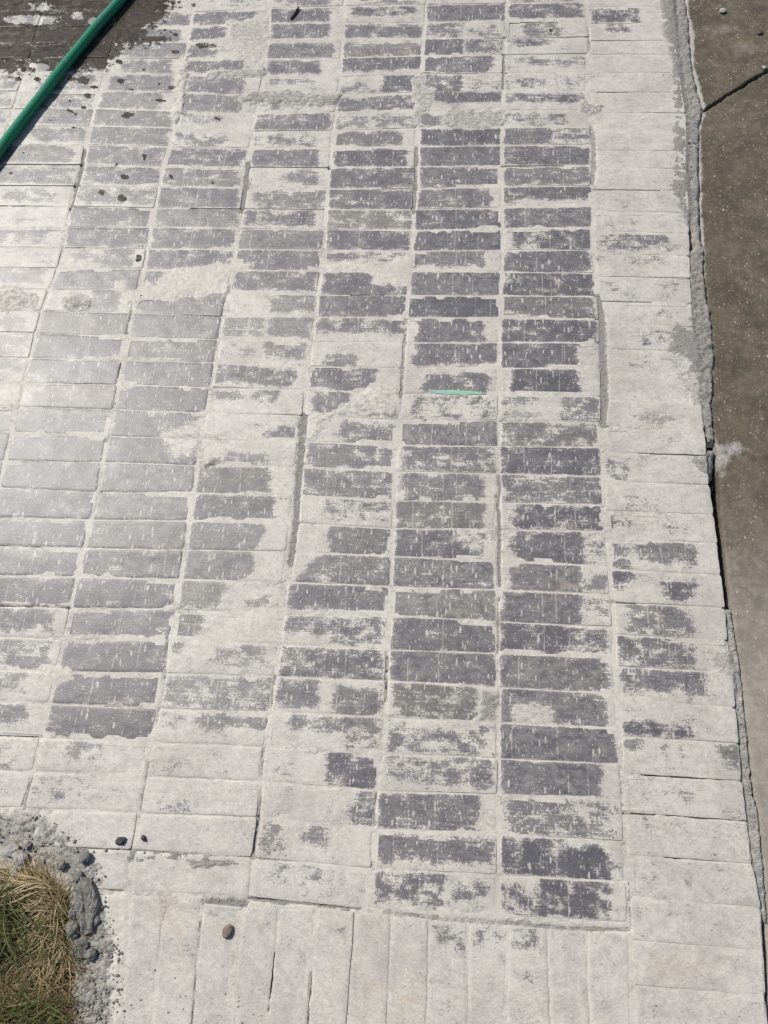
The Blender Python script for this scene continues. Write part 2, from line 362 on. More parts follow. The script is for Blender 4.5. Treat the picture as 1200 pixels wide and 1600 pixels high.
# clean (residue free) patches of each brick: (u0,u1,v0,v1,strength 0..9), percent from the left / far edge
K = {
'H': {0:[(5,95,5,95,7)],1:[(20,65,10,95,6)],2:[(2,60,5,50,6)],3:[(10,98,20,60,4)],4:[(5,95,30,90,3)],5:[(5,98,10,60,5)],6:[(5,75,20,90,4)],
 7:[(2,55,5,95,8),(55,98,5,95,4)],8:[(2,98,5,90,8)],9:[(5,95,10,90,7)],10:[(3,98,5,65,8)],11:[(5,97,8,92,8)],12:[(12,97,10,92,6),(55,97,5,95,8)],
 13:[(2,92,5,95,9)],14:[(3,95,5,92,8)],15:[(3,92,5,95,8)],16:[(3,92,8,92,8)],17:[(2,80,5,92,9)],18:[(12,80,12,88,9)],19:[(3,35,5,40,5),(60,95,5,95,5)],
 20:[(5,95,10,92,6)],21:[(3,98,5,92,8)],22:[(5,98,5,92,6)],23:[(12,95,15,90,8)],24:[(12,80,12,92,8),(80,98,10,90,3)],25:[(10,75,10,92,9),(80,95,20,80,6)],
 26:[(6,72,8,92,9),(75,95,10,60,4)],27:[(3,50,5,95,8),(50,92,10,95,6)],28:[(3,92,5,90,8)],29:[(5,90,5,95,8),(12,48,55,85,-6)],30:[(5,95,10,92,9)],
 31:[(5,85,10,92,9)],32:[(8,70,5,95,5),(70,95,20,90,3)],33:[(3,55,8,92,7),(45,90,25,92,9)],34:[(3,35,20,90,5),(30,85,5,85,7)]},
'G': {0:[(4,96,8,92,9)],1:[(2,40,15,85,5),(40,95,15,85,2)],2:[(2,48,5,95,8),(48,98,10,80,5)],3:[(5,88,10,90,7)],4:[(8,52,15,95,6),(52,98,20,90,2)],
 5:[(20,98,5,55,8)],6:[(5,25,30,90,6)],7:[(5,98,15,90,9)],8:[(5,98,8,92,9)],9:[(7,98,12,92,8)],10:[(6,88,5,90,8)],11:[(5,98,10,92,8)],12:[(3,98,5,95,9)],
 13:[(5,80,5,65,9)],14:[(4,97,8,95,9)],15:[(5,99,5,92,9)],16:[(12,85,10,88,9)],17:[(10,96,15,80,9)],18:[(22,90,25,85,8)],19:[(10,95,10,90,3),(12,25,5,95,5)],
 20:[(4,98,5,97,9)],21:[(8,95,5,85,6)],22:[(10,90,15,92,8)],23:[(3,88,8,92,8)],24:[(5,90,10,92,8),(70,86,20,60,-6)],25:[(3,98,5,92,9)],26:[(3,96,6,90,9)],
 27:[(5,97,8,95,9)],28:[(5,97,5,90,9)],29:[(8,85,5,92,6)],30:[(8,95,20,90,4)],31:[(8,92,5,70,4),(55,92,5,75,6)],32:[(5,85,10,92,8)],33:[(5,95,20,75,8)],
 34:[(0,60,15,75,6),(65,95,20,65,5)]},
'F': {0:[(10,90,15,60,5)],1:[(5,95,20,90,6)],2:[(3,98,30,95,6)],3:[(3,98,5,70,7)],4:[(55,92,10,90,8),(5,50,40,95,3)],5:[(5,95,20,90,6)],6:[(5,95,20,90,4)],
 7:[(5,85,15,85,7)],8:[(5,90,15,90,8)],9:[(3,97,8,92,8)],10:[(3,97,8,92,8)],11:[(3,97,15,92,6)],12:[(3,97,8,92,8)],13:[(5,95,5,50,5)],
 14:[(8,60,15,95,9),(55,100,60,98,8)],15:[(5,98,8,95,8)],16:[(5,25,15,60,6),(30,98,5,60,7)],17:[(15,50,55,97,7)],18:[(5,75,5,92,8)],19:[(10,45,5,85,8),(60,98,30,90,5)],
 20:[(40,98,20,92,6)],21:[(5,95,10,90,7)],22:[(5,95,15,92,7)],23:[(25,95,15,70,4)],24:[(35,98,8,92,8)],25:[(8,97,8,92,7),(45,98,8,92,8)],26:[(3,98,8,80,9)],
 27:[(5,45,5,60,5),(45,98,15,85,5)],28:[(5,95,8,95,6)],29:[(8,40,15,80,7),(55,95,25,92,6)],30:[(15,95,5,45,6),(70,95,5,85,6)],31:[(55,98,12,98,7)],
 32:[(82,98,5,98,6)],33:[(2,22,10,80,5),(40,60,10,60,5)],34:[(10,60,5,50,2)]},
'E': {0:[(5,85,15,90,7)],1:[(8,85,15,90,8)],2:[(5,90,30,92,8)],3:[(8,75,15,80,7)],4:[(10,70,10,30,5)],5:[(15,60,20,80,4)],6:[(5,95,10,90,6)],7:[(5,80,30,90,4)],
 8:[(3,85,12,92,8)],9:[(50,85,20,80,6)],10:[(10,95,15,92,6)],11:[(5,90,15,80,6)],12:[(3,97,8,95,8)],13:[(5,95,5,70,8),(15,85,5,95,8)],14:[(5,95,15,80,8)],
 15:[(50,95,10,80,7)],16:[(3,45,10,80,7),(50,95,12,75,8)],17:[(5,40,30,60,4),(50,95,15,65,7)],18:[(5,50,15,80,7),(45,88,20,80,9)],19:[(5,40,12,45,7),(45,75,5,60,6)],
 20:[(50,98,30,95,7),(10,45,50,90,3)],21:[(25,70,40,95,7)],22:[(3,75,15,92,8)],23:[(3,80,5,92,8)],24:[(3,75,8,92,8)],25:[(0,70,5,92,9)],26:[(0,42,5,92,8),(60,90,35,80,6)],
 27:[(0,25,5,80,8),(60,90,5,40,5)],28:[(0,12,5,40,6),(40,90,10,70,5)],29:[(5,98,10,92,5)],30:[(35,98,5,50,6),(5,40,10,50,2)],31:[(5,80,20,90,1)],32:[(10,40,60,95,3)],33:[],34:[]},
'D': {0:[(5,80,15,90,7)],1:[(3,45,15,85,7)],2:[(5,40,20,85,7),(50,80,30,80,3)],3:[(3,75,15,80,7)],4:[(3,80,15,90,7)],5:[(3,80,10,90,8)],6:[(3,60,10,60,4)],7:[(3,70,20,90,4)],
 8:[(5,95,12,92,7)],9:[(5,95,12,92,7)],10:[(3,93,10,92,8)],11:[(3,97,10,90,8)],12:[(3,95,8,92,8)],13:[(5,95,8,92,8)],14:[(3,30,10,70,7)],15:[(5,92,40,95,8)],
 16:[(5,95,10,92,8)],17:[(3,92,8,92,8)],18:[(3,85,8,92,8)],19:[(3,92,8,92,8)],20:[(3,75,8,85,8)],21:[(3,85,8,60,7),(3,70,50,92,7)],22:[(3,90,5,92,7)],
 23:[(3,96,8,92,8)],24:[(3,95,8,92,8)],25:[(3,95,8,92,8)],26:[(5,88,8,92,8)],27:[(3,85,10,95,7)],28:[(3,92,5,85,7)],29:[(10,95,8,92,7)],30:[(8,95,5,90,8)],
 31:[(10,60,5,60,3)],32:[(5,50,10,70,3)],33:[],34:[]},
'B': {0:[(10,95,15,90,6)],1:[(10,90,10,90,8)],2:[(5,95,10,90,8)],3:[(20,90,15,90,7)],4:[(10,90,10,90,8)],5:[(8,80,10,90,8)],6:[(5,95,10,90,8)],7:[(5,95,8,92,8)],
 8:[(5,95,12,90,8)],9:[(8,95,12,85,7)],10:[(5,95,15,80,6)],11:[(3,95,5,95,8)],12:[(3,95,5,92,8)],13:[(10,50,20,95,5),(50,88,5,90,8)],14:[(10,95,10,90,8)],
 15:[(50,85,8,92,8)],16:[(8,95,10,75,7)],17:[(5,95,12,85,7)],18:[(5,95,10,90,7)],19:[(15,97,15,92,7)],20:[(5,97,8,92,7)],21:[(5,97,8,92,7)],22:[(5,97,8,92,7)],
 23:[(5,97,8,92,7)],24:[(5,95,8,92,7)],25:[(5,95,8,92,7)],26:[(5,95,8,92,7)],27:[(5,90,8,80,6)],28:[(20,90,5,85,5)],29:[(30,75,10,70,4)],30:[(5,85,10,60,5)],
 31:[(10,80,20,90,3)],32:[(10,80,20,80,2)]},
'A': {0:[(5,95,10,90,6)],1:[(5,95,10,90,6)],2:[(5,95,10,90,8)],3:[(10,95,10,90,7)],4:[(20,90,10,90,6)],5:[(30,95,10,90,6)],6:[(40,95,10,90,7)],7:[(30,95,10,80,6)],8:[(5,90,15,90,8)],
 9:[(5,92,15,88,7)],10:[(20,80,20,80,5)],11:[(10,70,30,80,2)],12:[(0,80,15,80,6)],13:[(10,90,20,80,2)],14:[(5,90,15,80,5)],15:[(10,30,20,70,2)],16:[(5,90,30,90,5)],
 17:[(5,92,10,85,6)],18:[(5,92,10,85,6)],19:[(5,80,10,90,5)],20:[(5,92,10,85,7)],21:[(5,95,10,85,7)],22:[(5,95,10,85,7)],23:[(5,95,10,85,6)],24:[(5,95,10,85,7)]},
'I': {0:[(8,65,0,90,6)],1:[(20,50,0,50,6)],10:[(10,60,20,80,1)],11:[(10,60,20,80,1)],12:[(5,80,15,80,5)],13:[(35,75,0,40,4)],14:[(10,30,20,50,2),(65,90,20,80,2)],
 15:[(60,90,20,60,4)],16:[(35,50,20,80,4),(60,80,20,80,3)],17:[(20,50,30,60,3)],21:[(5,25,20,90,4)],22:[(15,50,50,90,3)],23:[(5,20,10,60,5),(45,70,20,70,2)],
 24:[(3,15,5,90,6),(25,80,10,70,7)],25:[(3,15,10,60,6),(45,75,25,80,6)],26:[(10,70,10,90,6)],27:[(3,15,10,90,6),(20,70,10,95,6)],28:[(5,75,5,70,6)],
 29:[(5,35,55,95,6),(40,60,60,90,5)],30:[(3,15,10,40,6),(30,55,25,40,4),(85,98,10,70,6)],31:[(20,60,30,60,1)],32:[(10,40,10,30,1)],33:[(5,20,10,60,1)]}}
def clean_field(u, v, L, Wd, blobs, wu=0., wv=0., tight=1.):
    c = np.full(u.shape, -.68 if blobs else -.82)
    for pas in (1, -1):
        for b in blobs:
            u0, u1, v0, v1, s = b
            if (s < 0) != (pas < 0): continue
            x, y = u*L+wu, v*Wd+wv; x0, x1, y0, y1 = u0*L/100, u1*L/100, v0*Wd/100, v1*Wd/100
            x0, x1, y0, y1 = x0-.0045, x1+.0045, y0-.0065, y1+.0065
            if u0 <= 8: x0 -= .010
            if u1 >= 92: x1 += .010
            if v0 <= 15: y0 -= .010*tight
            if v1 >= 85: y1 += .010*tight
            r = min(.012, (x1-x0)*.45, (y1-y0)*.45)
            qx = np.abs(x-(x0+x1)/2)-(x1-x0)/2+r; qy = np.abs(y-(y0+y1)/2)-(y1-y0)/2+r
            d = r-np.hypot(np.maximum(qx, 0), np.maximum(qy, 0))-np.minimum(np.maximum(qx, qy), 0)
            k = sst(-.012, .016, d)
            if s > 0: c = np.maximum(c, -.70+(1.50*(s/9.)**.8)*k)
            else: c = c*(1-k)+(-.5)*k
    return c

# wet patch under the hose and drops around it (photo pixels)
WETP = [(-700,-700),(300,-700),(285,-60),(272,0),(262,20),(240,38),(224,44),(230,57),(262,61),(236,66),(190,70),(186,84),(172,91),(160,108),(140,104),(122,112),(104,96),(88,108),(60,98),(46,112),(36,104),(22,114),(0,108),(-700,150)]
DRYP = [(48,31,46,7),(62,10,24,6),(20,10,14,5),(120,25,10,6),(144,33,8,6),(65,105,9,5),(50,101,5,4)]
DROP = [(29,123,5,4),(59,124,5,4),(112,124,7,4),(130,126,10,6),(147,136,6,3),(187,97,5,3),(224,108,4,3),(190,126,7,4),(205,140,3,2),(136,149,5,4),(108,156,2,3),(131,167,5,3),(107,170,2,2),(111,174,4,3),(117,178,3,3),(80,188,3,2),(115,199,4,2),(200,180,10,5),(36,239,3,3),(191,75,4,3),(37,104,7,8),(150,102,10,5),(195,276,7,5),(160,301,6,5),(191,310,6,7),(18,271,2,4),(181,256,3,4),(226,246,4,5),(267,276,4,3),(268,137,6,3),(249,132,3,3),(252,157,9,3),(275,82,7,3),(265,48,3,2),(258,47,3,2),(276,54,3,3),(217,404,6,6),(317,71,11,4),(331,72,8,3),(340,185,5,3),(331,285,4,3),(860,46,5,3),(240,60,26,5),(305,8,12,3)]
def wet_field(px, py):
    w = sst(-26, 16, poly_sd(px, py, WETP))*.9
    for x, y, a, b in DRYP: w = w*(1-.85*sst(1.5, .5, np.hypot((px-x)/a, (py-y)/b)))
    for x, y, a, b in DROP: w = np.maximum(w, .95*sst(1.55, .45, np.hypot((px-x)/a, (py-y)/b)))
    return w
OCH = [(888,918,14,8),(272,1440,26,32),(258,1420,10,30),(430,1460,5,30),(372,1500,5,60),(520,1520,8,12),(1045,1505,60,20),(640,1560,20,40),(590,1545,30,14)]
def ochre_field(px, py):
    w = np.zeros(px.shape)
    for x, y, a, b in OCH: w = np.maximum(w, .55*sst(1.5, .2, np.hypot((px-x)/a, (py-y)/b)))
    return w

# ------------------------------------------------------------------ ground
g = 60.
gn = 40; gx = np.concatenate([np.linspace(-g, -4, 12), np.linspace(-3, 3, 13), np.linspace(4, g, 12)])
GX, GY = np.meshgrid(gx, gx); nn = len(gx)
idx = np.arange(nn*nn).reshape(nn, nn)
quad = lambda I: np.stack([I[:-1, :-1], I[:-1, 1:], I[1:, 1:], I[1:, :-1]], -1).reshape(-1, 4)
ground = mesh_obj('ground', np.stack([GX.ravel(), GY.ravel(), np.full(nn*nn, -.075)], 1), quad(idx), M['soil'])
tag(ground, 'brown earth under and around the brick paving', kind='structure')

# ------------------------------------------------------------------ bricks
class Brick: pass
BR = []
def add_brick(TL, TR, BRr, BL, blobs, hx, hy, seen, seed):
    b = Brick(); TL, TR, BRr, BL = map(np.asarray, (TL, TR, BRr, BL))
    b.q = (TL, TR, BRr, BL); b.blobs = blobs; b.hx = hx; b.hy = hy; b.seen = seen; b.seed = seed; BR.append(b); return b
cols = {'Z': -2, 'A': -1, 'B': 0, 'D': 1, 'E': 2, 'F': 3, 'G': 4, 'H': 5, 'I': 6}
last = {'Z': 9, 'A': 25, 'B': 33, 'D': 35, 'E': 35, 'F': 35, 'G': 35, 'H': 35, 'I': 38}
seed = 0
for cn, c in cols.items():
    for j in range(last[cn]):
        seed += 1; r = random.Random(seed*13+5)
        bl = K.get(cn, {}).get(j)
        if bl is None: bl = [(5, 92, 10, 88, 5)] if cn == 'Z' else []
        fl = c < 6
        a, b_, c_, d = node(c, j, fl), node(c+1, j, fl), node(c+1, j+1, fl), node(c, j+1, fl)
        if cn in 'ABD' and 14 <= j < 31: bl = [((0, 100, 2, 98, 9) if q[4] >= 7 and q[1]-q[0] > 60 else (q[0], q[1], q[2], q[3], min(9, q[4]+1))) for q in bl]
        for (lc, j0, j1, wd) in ((3, 20, 25, .007), (2, 8, 10, .004), (0, 7, 10, .003), (5, 22, 25, .0035), (1, 3, 6, .006), (4, 7, 10, .003), (6, 5, 9, .004)):
            if j0 <= j <= j1:
                if lc == c: a = a+np.array([wd, 0]); d = d+np.array([wd, 0])
                if lc == c+1: b_ = b_-np.array([wd, 0]); c_ = c_-np.array([wd, 0])
        if cn in 'DEFG' and j < 9: bl = [(q[0], q[1], q[2], q[3], min(9, q[4]+1)) for q in bl]
        if cn == 'D' and j == 34: t = .6; a = a+(b_-a)*t; d = d+(c_-d)*t
        if cn == 'D' and j == 33: t = .12; a = a+(b_-a)*t; d = d+(c_-d)*t
        add_brick(a, b_, c_, d, bl, r.uniform(.0030, .0052), r.uniform(.0012, .0021), True, seed)
# soldier course along the near edge: joints measured at their far and near ends
SJ = [(204,1398,192,1572),(257,1402,241,1572),(316,1410,300,1597),(381,1417,356,1597),(436,1420,419,1597),(495,1417,481,1597),(555,1424,542,1597),(611,1430,605,1597),(670,1437,667,1597),(732,1442,732,1597),(795,1445,790,1597),(855,1450,860,1597),(917,1455,922,1597),(982,1460,986,1597)]
sol = []
for x0, y0, x1, y1 in SJ:
    p, q = unp(x0, y0)[:2], unp(x1, y1)[:2]; d = (q-p)/np.linalg.norm(q-p); sol.append((p-d*.002, p+d*.236))
SB = {9: [(5,80,10,16,4)], 8: [(15,90,8,22,4)], 10: [(10,80,5,18,3)]}
for k in range(len(sol)-1):
    seed += 1
    # u runs left to right (short way), v runs away from the field (long way)
    add_brick(sol[k][0], sol[k+1][0], sol[k+1][1], sol[k][1], SB.get(k, []), .0022, .003, True, seed)
# bricks beyond the frame: joined below
for c in range(-6, 7):
    for j in range(-14, 34):
        cn = {v: k for k, v in cols.items()}.get(c)
        if j >= 0 and (cn and j < last[cn]): continue
        if j >= 0 and c > -1: continue
        if j > 31: continue
        seed += 1; r = random.Random(seed); fl = c < 6
        a, b_, c_, d = node(c, j, fl), node(c+1, j, fl), node(c+1, j+1, fl), node(c, j+1, fl)
        bl = [(r.randint(2, 15), r.randint(80, 97), r.randint(5, 20), r.randint(75, 95), r.randint(4, 8))] if c < 6 else []
        add_brick(a, b_, c_, d, bl, r.uniform(.0030, .0052), r.uniform(.0012, .0021), False, seed)

# thick residue wiped across several bricks (photo pixels)
RES = [[(312,650),(345,632),(470,632),(466,660),(430,664),(400,684),(440,700),(430,710),(360,704),(330,722),(310,716)],
 [(250,668),(320,656),(316,700),(262,720),(268,700)],
 [(430,816),(470,806),(500,820),(500,860),(460,905),(400,930),(350,960),(330,990),(348,950),(380,905),(400,890),(408,850)],
 [(330,950),(440,948),(436,990),(350,1010),(320,1000)],
 [(20,588),(60,584),(70,592),(60,614),(40,636),(20,630)]]
def brick_mesh(b, nu, nv):
    TL, TR, B2, BL = b.q; r = random.Random(b.seed*7+1)
    L = np.linalg.norm((TR+B2-TL-BL)/2); Wd = np.linalg.norm((BL+B2-TL-TR)/2)
    if Wd > L: nu, nv = nv, nu
    e = .0022
    m1 = .03 if L > .12 else .10; m2 = .03 if Wd > .12 else .10
    us = np.concatenate([[0, e/L], np.linspace(m1, 1-m1, nu-3), [1-e/L, 1]]); vs_ = np.concatenate([[0, e/Wd], np.linspace(m2, 1-m2, nv-3), [1-e/Wd, 1]])
    U, V = np.meshgrid(us, vs_)
    # shrink by the joint
    uu = b.hx/L+U*(1-2*b.hx/L); vv = b.hy/Wd+V*(1-2*b.hy/Wd)
    P = (TL*((1-uu)*(1-vv))[..., None]+TR*(uu*(1-vv))[..., None]+B2*(uu*vv)[..., None]+BL*((1-uu)*vv)[..., None])
    nx = P[..., 0]; ny = P[..., 1]
    edge = (U == 0) | (U == 1) | (V == 0) | (V == 1)
    wob = (fbm(nx*60, ny*60, 31, 2)-.5)*.0030
    wob2 = (fbm(nx*60, ny*60, 57, 2)-.5)*.0016
    cu = np.where(U < .5, -1, 1); cv = np.where(V < .5, -1, 1)
    near = edge | (np.abs(U-.5) > .5-1.5*e/L) | (np.abs(V-.5) > .5-1.5*e/Wd)
    nx = nx+np.where(near, wob, 0); ny = ny+np.where(near, wob2, 0)
    corner = ((U < .012) | (U > .988)) & ((V < .05) | (V > .95))
    nx = nx-np.where(corner, cu*.0012, 0); ny = ny+np.where(corner, cv*.0005, 0)
    z0 = r.gauss(0, .0004); tu = r.gauss(0, .0006); tv = r.gauss(0, .0004)
    Z = z0+tu*(U-.5)*2+tv*(V-.5)*2+(fbm(nx*28, ny*28, 3, 3)-.5)*.0016-np.where(edge, .0004, 0)-.0002*((2*U-1)**6+(2*V-1)**6)
    px, py = pix(nx, ny)
    c = clean_field(U, V, L, Wd, b.blobs, .018*(fbm(nx*26, ny*26, 91, 3)-.5), .014*(fbm(nx*26, ny*26, 95, 3)-.5), .45+.55*float(sst(1.95, 1.35, ny.mean())))
    c = c+.55*(fbm(nx*20, ny*40, 71, 3)-.5)
    wx, wy = px+16*(fbm(nx*34, ny*34, 141, 4)-.5)*2, py+11*(fbm(nx*34, ny*50, 143, 4)-.5)*2
    for P in RES: c = c-.95*sst(-9, 9, poly_sd(wx, wy, P))
    c = c-np.where(edge, .75, 0)-np.where(near & ~edge, .12, 0)
    mask = np.stack([np.clip(c*.5+.5, 0, 1), wet_field(px, py), ochre_field(px, py), np.full(c.shape, r.uniform(.06, .36))], -1)
    n0 = U.size; I = np.arange(n0).reshape(U.shape)
    loop = np.concatenate([I[0, :-1], I[:-1, -1], I[-1, :0:-1], I[:0:-1, 0]])
    top = np.stack([nx.ravel(), ny.ravel(), Z.ravel()], 1)
    rim = top[loop].copy(); bot = rim.copy(); bot[:, 2] = -.045
    Vv = np.concatenate([top, rim, bot]); m_ = len(loop); li = np.arange(m_)
    # v runs toward the camera, so this order faces up
    ft = np.stack([I[:-1, :-1], I[1:, :-1], I[1:, 1:], I[:-1, 1:]], -1).reshape(-1, 4)
    nxt = np.roll(li, -1)
    fs = np.stack([n0+li, n0+nxt, n0+m_+nxt, n0+m_+li], -1)
    mask = np.concatenate([mask.reshape(-1, 4), np.tile(mask.reshape(-1, 4)[loop], (2, 1))])
    al = np.concatenate([(U*L).ravel(), np.tile((U*L).ravel()[loop], 2)])
    ls = [-1, -1, -1]
    if L > Wd:
        if r.random() < .62: ls[0] = r.choice([.36, .48, .52, .60, .46])*L+r.uniform(-.008, .008)
        if r.random() < .55: ls[1] = r.uniform(.08, .92)*L
        if r.random() < .25: ls[2] = r.uniform(.08, .92)*L
    return Vv, np.concatenate([ft, fs]), mask, al, np.tile(ls, (len(Vv), 1)), np.full(len(Vv), r.random())

# ------------------------------------------------------------------ mortar: joints, smears and lumps as one relief sheet
# (outline in photo pixels, height mm, edge px, roughness mm, greyness)
SM = [
 ([(366,153),(385,147),(400,141),(440,144),(530,148),(528,160),(520,164),(480,168),(447,161),(400,164),(385,162)], 4.5, 5, 1.6, .55),
 ([(700,166),(715,163),(725,170),(785,170),(785,198),(735,200),(692,197),(690,185)], 1.6, 4, .5, .50),
 ([(252,432),(270,420),(300,414),(350,404),(398,414),(372,424),(358,440),(350,462),(325,468),(280,470),(222,468),(215,458),(232,448)], 4., 7, 2.6, .22),
 ([(96,468),(108,459),(128,458),(139,468),(136,480),(118,485),(100,482)], 9., 9, 2.6, .45),
 ([(492,404),(520,412),(548,406),(585,412),(640,398),(650,425),(640,446),(625,446),(604,444),(560,424),(520,426)], 3., 6, 1.8, .20),
 ([(-60,452),(30,446),(62,456),(60,480),(35,492),(-60,496)], 4.5, 8, 7., .35),
 ([(470,668),(488,645),(520,636),(548,622),(590,598),(626,606),(628,640),(600,648),(560,650),(520,655),(495,682),(476,692)], 4.2, 6, 2.6, .35),
 ([(312,728),(326,720),(345,714),(350,720),(338,727),(318,734)], 6., 5, 2., .55),
 ([(300,470),(345,470),(345,450),(352,440),(358,452),(350,474)], 5., 5, 2.4, .35),
 ([(640,120),(660,114),(668,130),(682,146),(676,160),(664,172),(658,196),(648,196),(645,160)], 1.2, 4, .9, .45),
 ([(278,98),(292,84),(296,120),(292,160),(285,182),(262,182),(270,170),(276,140)], 4.2, 5, 3.2, .35),
 ([(352,34),(420,26),(418,66),(402,90),(370,90),(352,66)], 1.5, 7, 1.2, .40),
 ([(300,58),(420,60),(415,90),(395,92),(340,82)], 1.0, 7, 1.2, .35),
 ([(320,112),(395,108),(415,96),(420,112),(400,124),(385,124),(330,120)], 2.6, 5, 3.2, .55),
 ([(175,438),(205,440),(206,452),(190,456),(178,450)], 2., 4, 1.4, .15),
 ([(187,466),(215,460),(220,470),(212,482),(200,482)], 1.8, 4, 1., .10),
 ([(168,588),(186,588),(206,600),(196,612),(184,608)], 2., 5, 1.4, .12),
 ([(60,1040),(110,1040),(112,1066),(84,1072),(64,1064)], 3., 7, 3.5, .22),
 ([(745,1072),(778,1076),(778,1128),(735,1128),(752,1105)], 1.2, 4, .6, .62),
 ([(780,640),(800,642),(822,640),(850,644),(852,650),(820,655),(780,656)], .8, 3, .4, .55),
 ([(985,642),(1015,634),(1050,640),(1058,655),(1030,664),(990,660)], 1.8, 6, 2.2, .55),
 ([(940,655),(1000,662),(1035,664),(1030,676),(985,678),(948,672)], .8, 5, .8, .40),
 ([(905,158),(925,160),(945,168),(935,176),(915,178),(905,172)], 2.2, 4, 2.4, .50),
 # right-hand edge
 ([(1022,-60),(1054,-60),(1070,60),(1078,130),(1086,180),(1086,260),(1090,330),(1086,356),(1066,348),(1052,316),(1044,292),(1048,240),(1050,200),(1046,100),(1036,60)], 1.0, 12, 3.2, .80),
 ([(1050,-60),(1074,-60),(1078,0),(1084,60),(1088,110),(1104,165),(1098,200),(1099,330),(1103,400),(1084,400),(1076,330),(1070,190),(1056,60)], -4.5, 9, 6., .66),
 ([(1074,384),(1102,384),(1112,470),(1122,545),(1118,630),(1122,690),(1106,690),(1090,640),(1078,600),(1070,545),(1073,470)], -4., 8, 9., .70),
 ([(1052,500),(1090,520),(1096,560),(1090,590),(1075,582),(1070,560),(1040,548)], 1.2, 7, 2.6, .70),
 ([(1050,580),(1095,580),(1100,640),(1080,628),(1062,606)], .8, 8, 2., .45),
 ([(1080,705),(1104,694),(1120,696),(1124,702),(1120,722),(1118,740),(1112,746),(1104,742),(1085,728)], -9., 8, 5., .66),
 ([(1078,706),(1106,704),(1108,742),(1094,738),(1082,726)], 2.4, 4, 2.4, .60),
 ([(1130,945),(1147,950),(1162,1050),(1170,1130),(1176,1200),(1191,1290),(1202,1400),(1204,1450),(1190,1440),(1178,1370),(1166,1290),(1156,1200),(1146,1110),(1136,1020)], -8., 3, 4., .55),
 ([(1096,1010),(1144,1016),(1154,1070),(1150,1090),(1136,1060),(1110,1040)], .9, 8, 1.6, .45),
 # near edge: rubbly cement round the grass
 ([(-160,1266),(48,1266),(70,1268),(100,1300),(140,1326),(165,1372),(158,1395),(178,1440),(192,1500),(196,1660),(105,1660),(112,1500),(112,1400),(92,1368),(40,1344),(-160,1346)], 1.0, 16, 9., .56),
 ([(160,1400),(200,1400),(196,1500),(190,1600),(176,1600),(176,1470)], .6, 6, 1.4, .05),
 ([(95,1318),(230,1324),(330,1334),(390,1336),(396,1343),(330,1350),(250,1346),(150,1346),(100,1336)], -.6, 5, 3., .70),
 ([(100,1340),(146,1334),(150,1366),(140,1385),(110,1380)], 1., 9, 5., .60),
 ([(290,1346),(345,1340),(392,1344),(340,1352),(300,1362)], 1., 5, 1.6, .60),
 ([(318,1404),(352,1401),(392,1401),(384,1416),(348,1422),(330,1446),(318,1468),(312,1476)], -3.4, 3, 1.4, .72),
]
# recessed / tooled joints: (polyline px, half width px, depth mm, greyness)
RJ = [
 ([(936,468),(940,560),(944,640),(945,660)], 8, 5.0, .72), ([(936,474),(980,470),(1020,468)], 4, 4.5, .70),
 ([(474,650),(470,700),(466,760),(462,820),(454,880)], 6, 4.0, .70), ([(478,680),(486,660)], 5, 4., .6),
 ([(388,255),(384,290),(379,328)], 5, 3.5, .72), ([(130,235),(127,265),(121,292),(112,330)], 4, 3.2, .72),
 ([(780,745),(779,800),(781,850),(780,915)], 3, 6.5, .75), ([(788,0),(785,30),(782,58)], 3, 4., .6), ([(784,86),(788,110),(786,135)], 4, 5.5, .7),
 ([(650,230),(648,290),(645,330)], 4, 4., .65), ([(634,500),(630,560),(625,620)], 4, 3., .55), ([(925,200),(928,240),(926,285)], 4, 4.5, .6),
 ([(918,50),(922,75)], 4, 4, .5), ([(412,1170),(408,1215)], 3, 3.5, .5), ([(232,1190),(226,1225),(219,1266)], 2.5, 4.5, .6), ([(50,1215),(38,1262)], 2.5, 4.5, .65),
 ([(402,1285),(398,1310),(395,1336)], 4, 5.0, .65), ([(393,1402),(440,1408),(500,1412),(560,1418)], 4, 4., .7), ([(600,1424),(700,1436),(790,1442)], 5, 2.4, .5),
 ([(790,1442),(880,1450),(980,1452)], 4, 4., .6), ([(330,1340),(395,1340),(500,1344),(580,1352)], 3, 3., .55), ([(316,1440),(312,1500),(302,1600)], 4, 2.6, .7),
 ([(985,1370),(984,1450)], 3, 2.2, .45), ([(970,1195),(972,1260)], 2.5, 2.6, .4), ([(292,150),(288,180),(276,190)], 3, 6, .7), ([(205,475),(198,520)], 3, 2.6, .5),
 ([(262,990),(255,1080),(244,1130)], 3, 3., .45), ([(178,660),(168,690)], 2.5, 3., .5), ([(163,740),(150,800)], 4, 3., .45), ([(1010,705),(1060,708),(1105,708)], 4, 5., .6),
 ([(1016,430),(1080,432)], 3, 4., .6)]
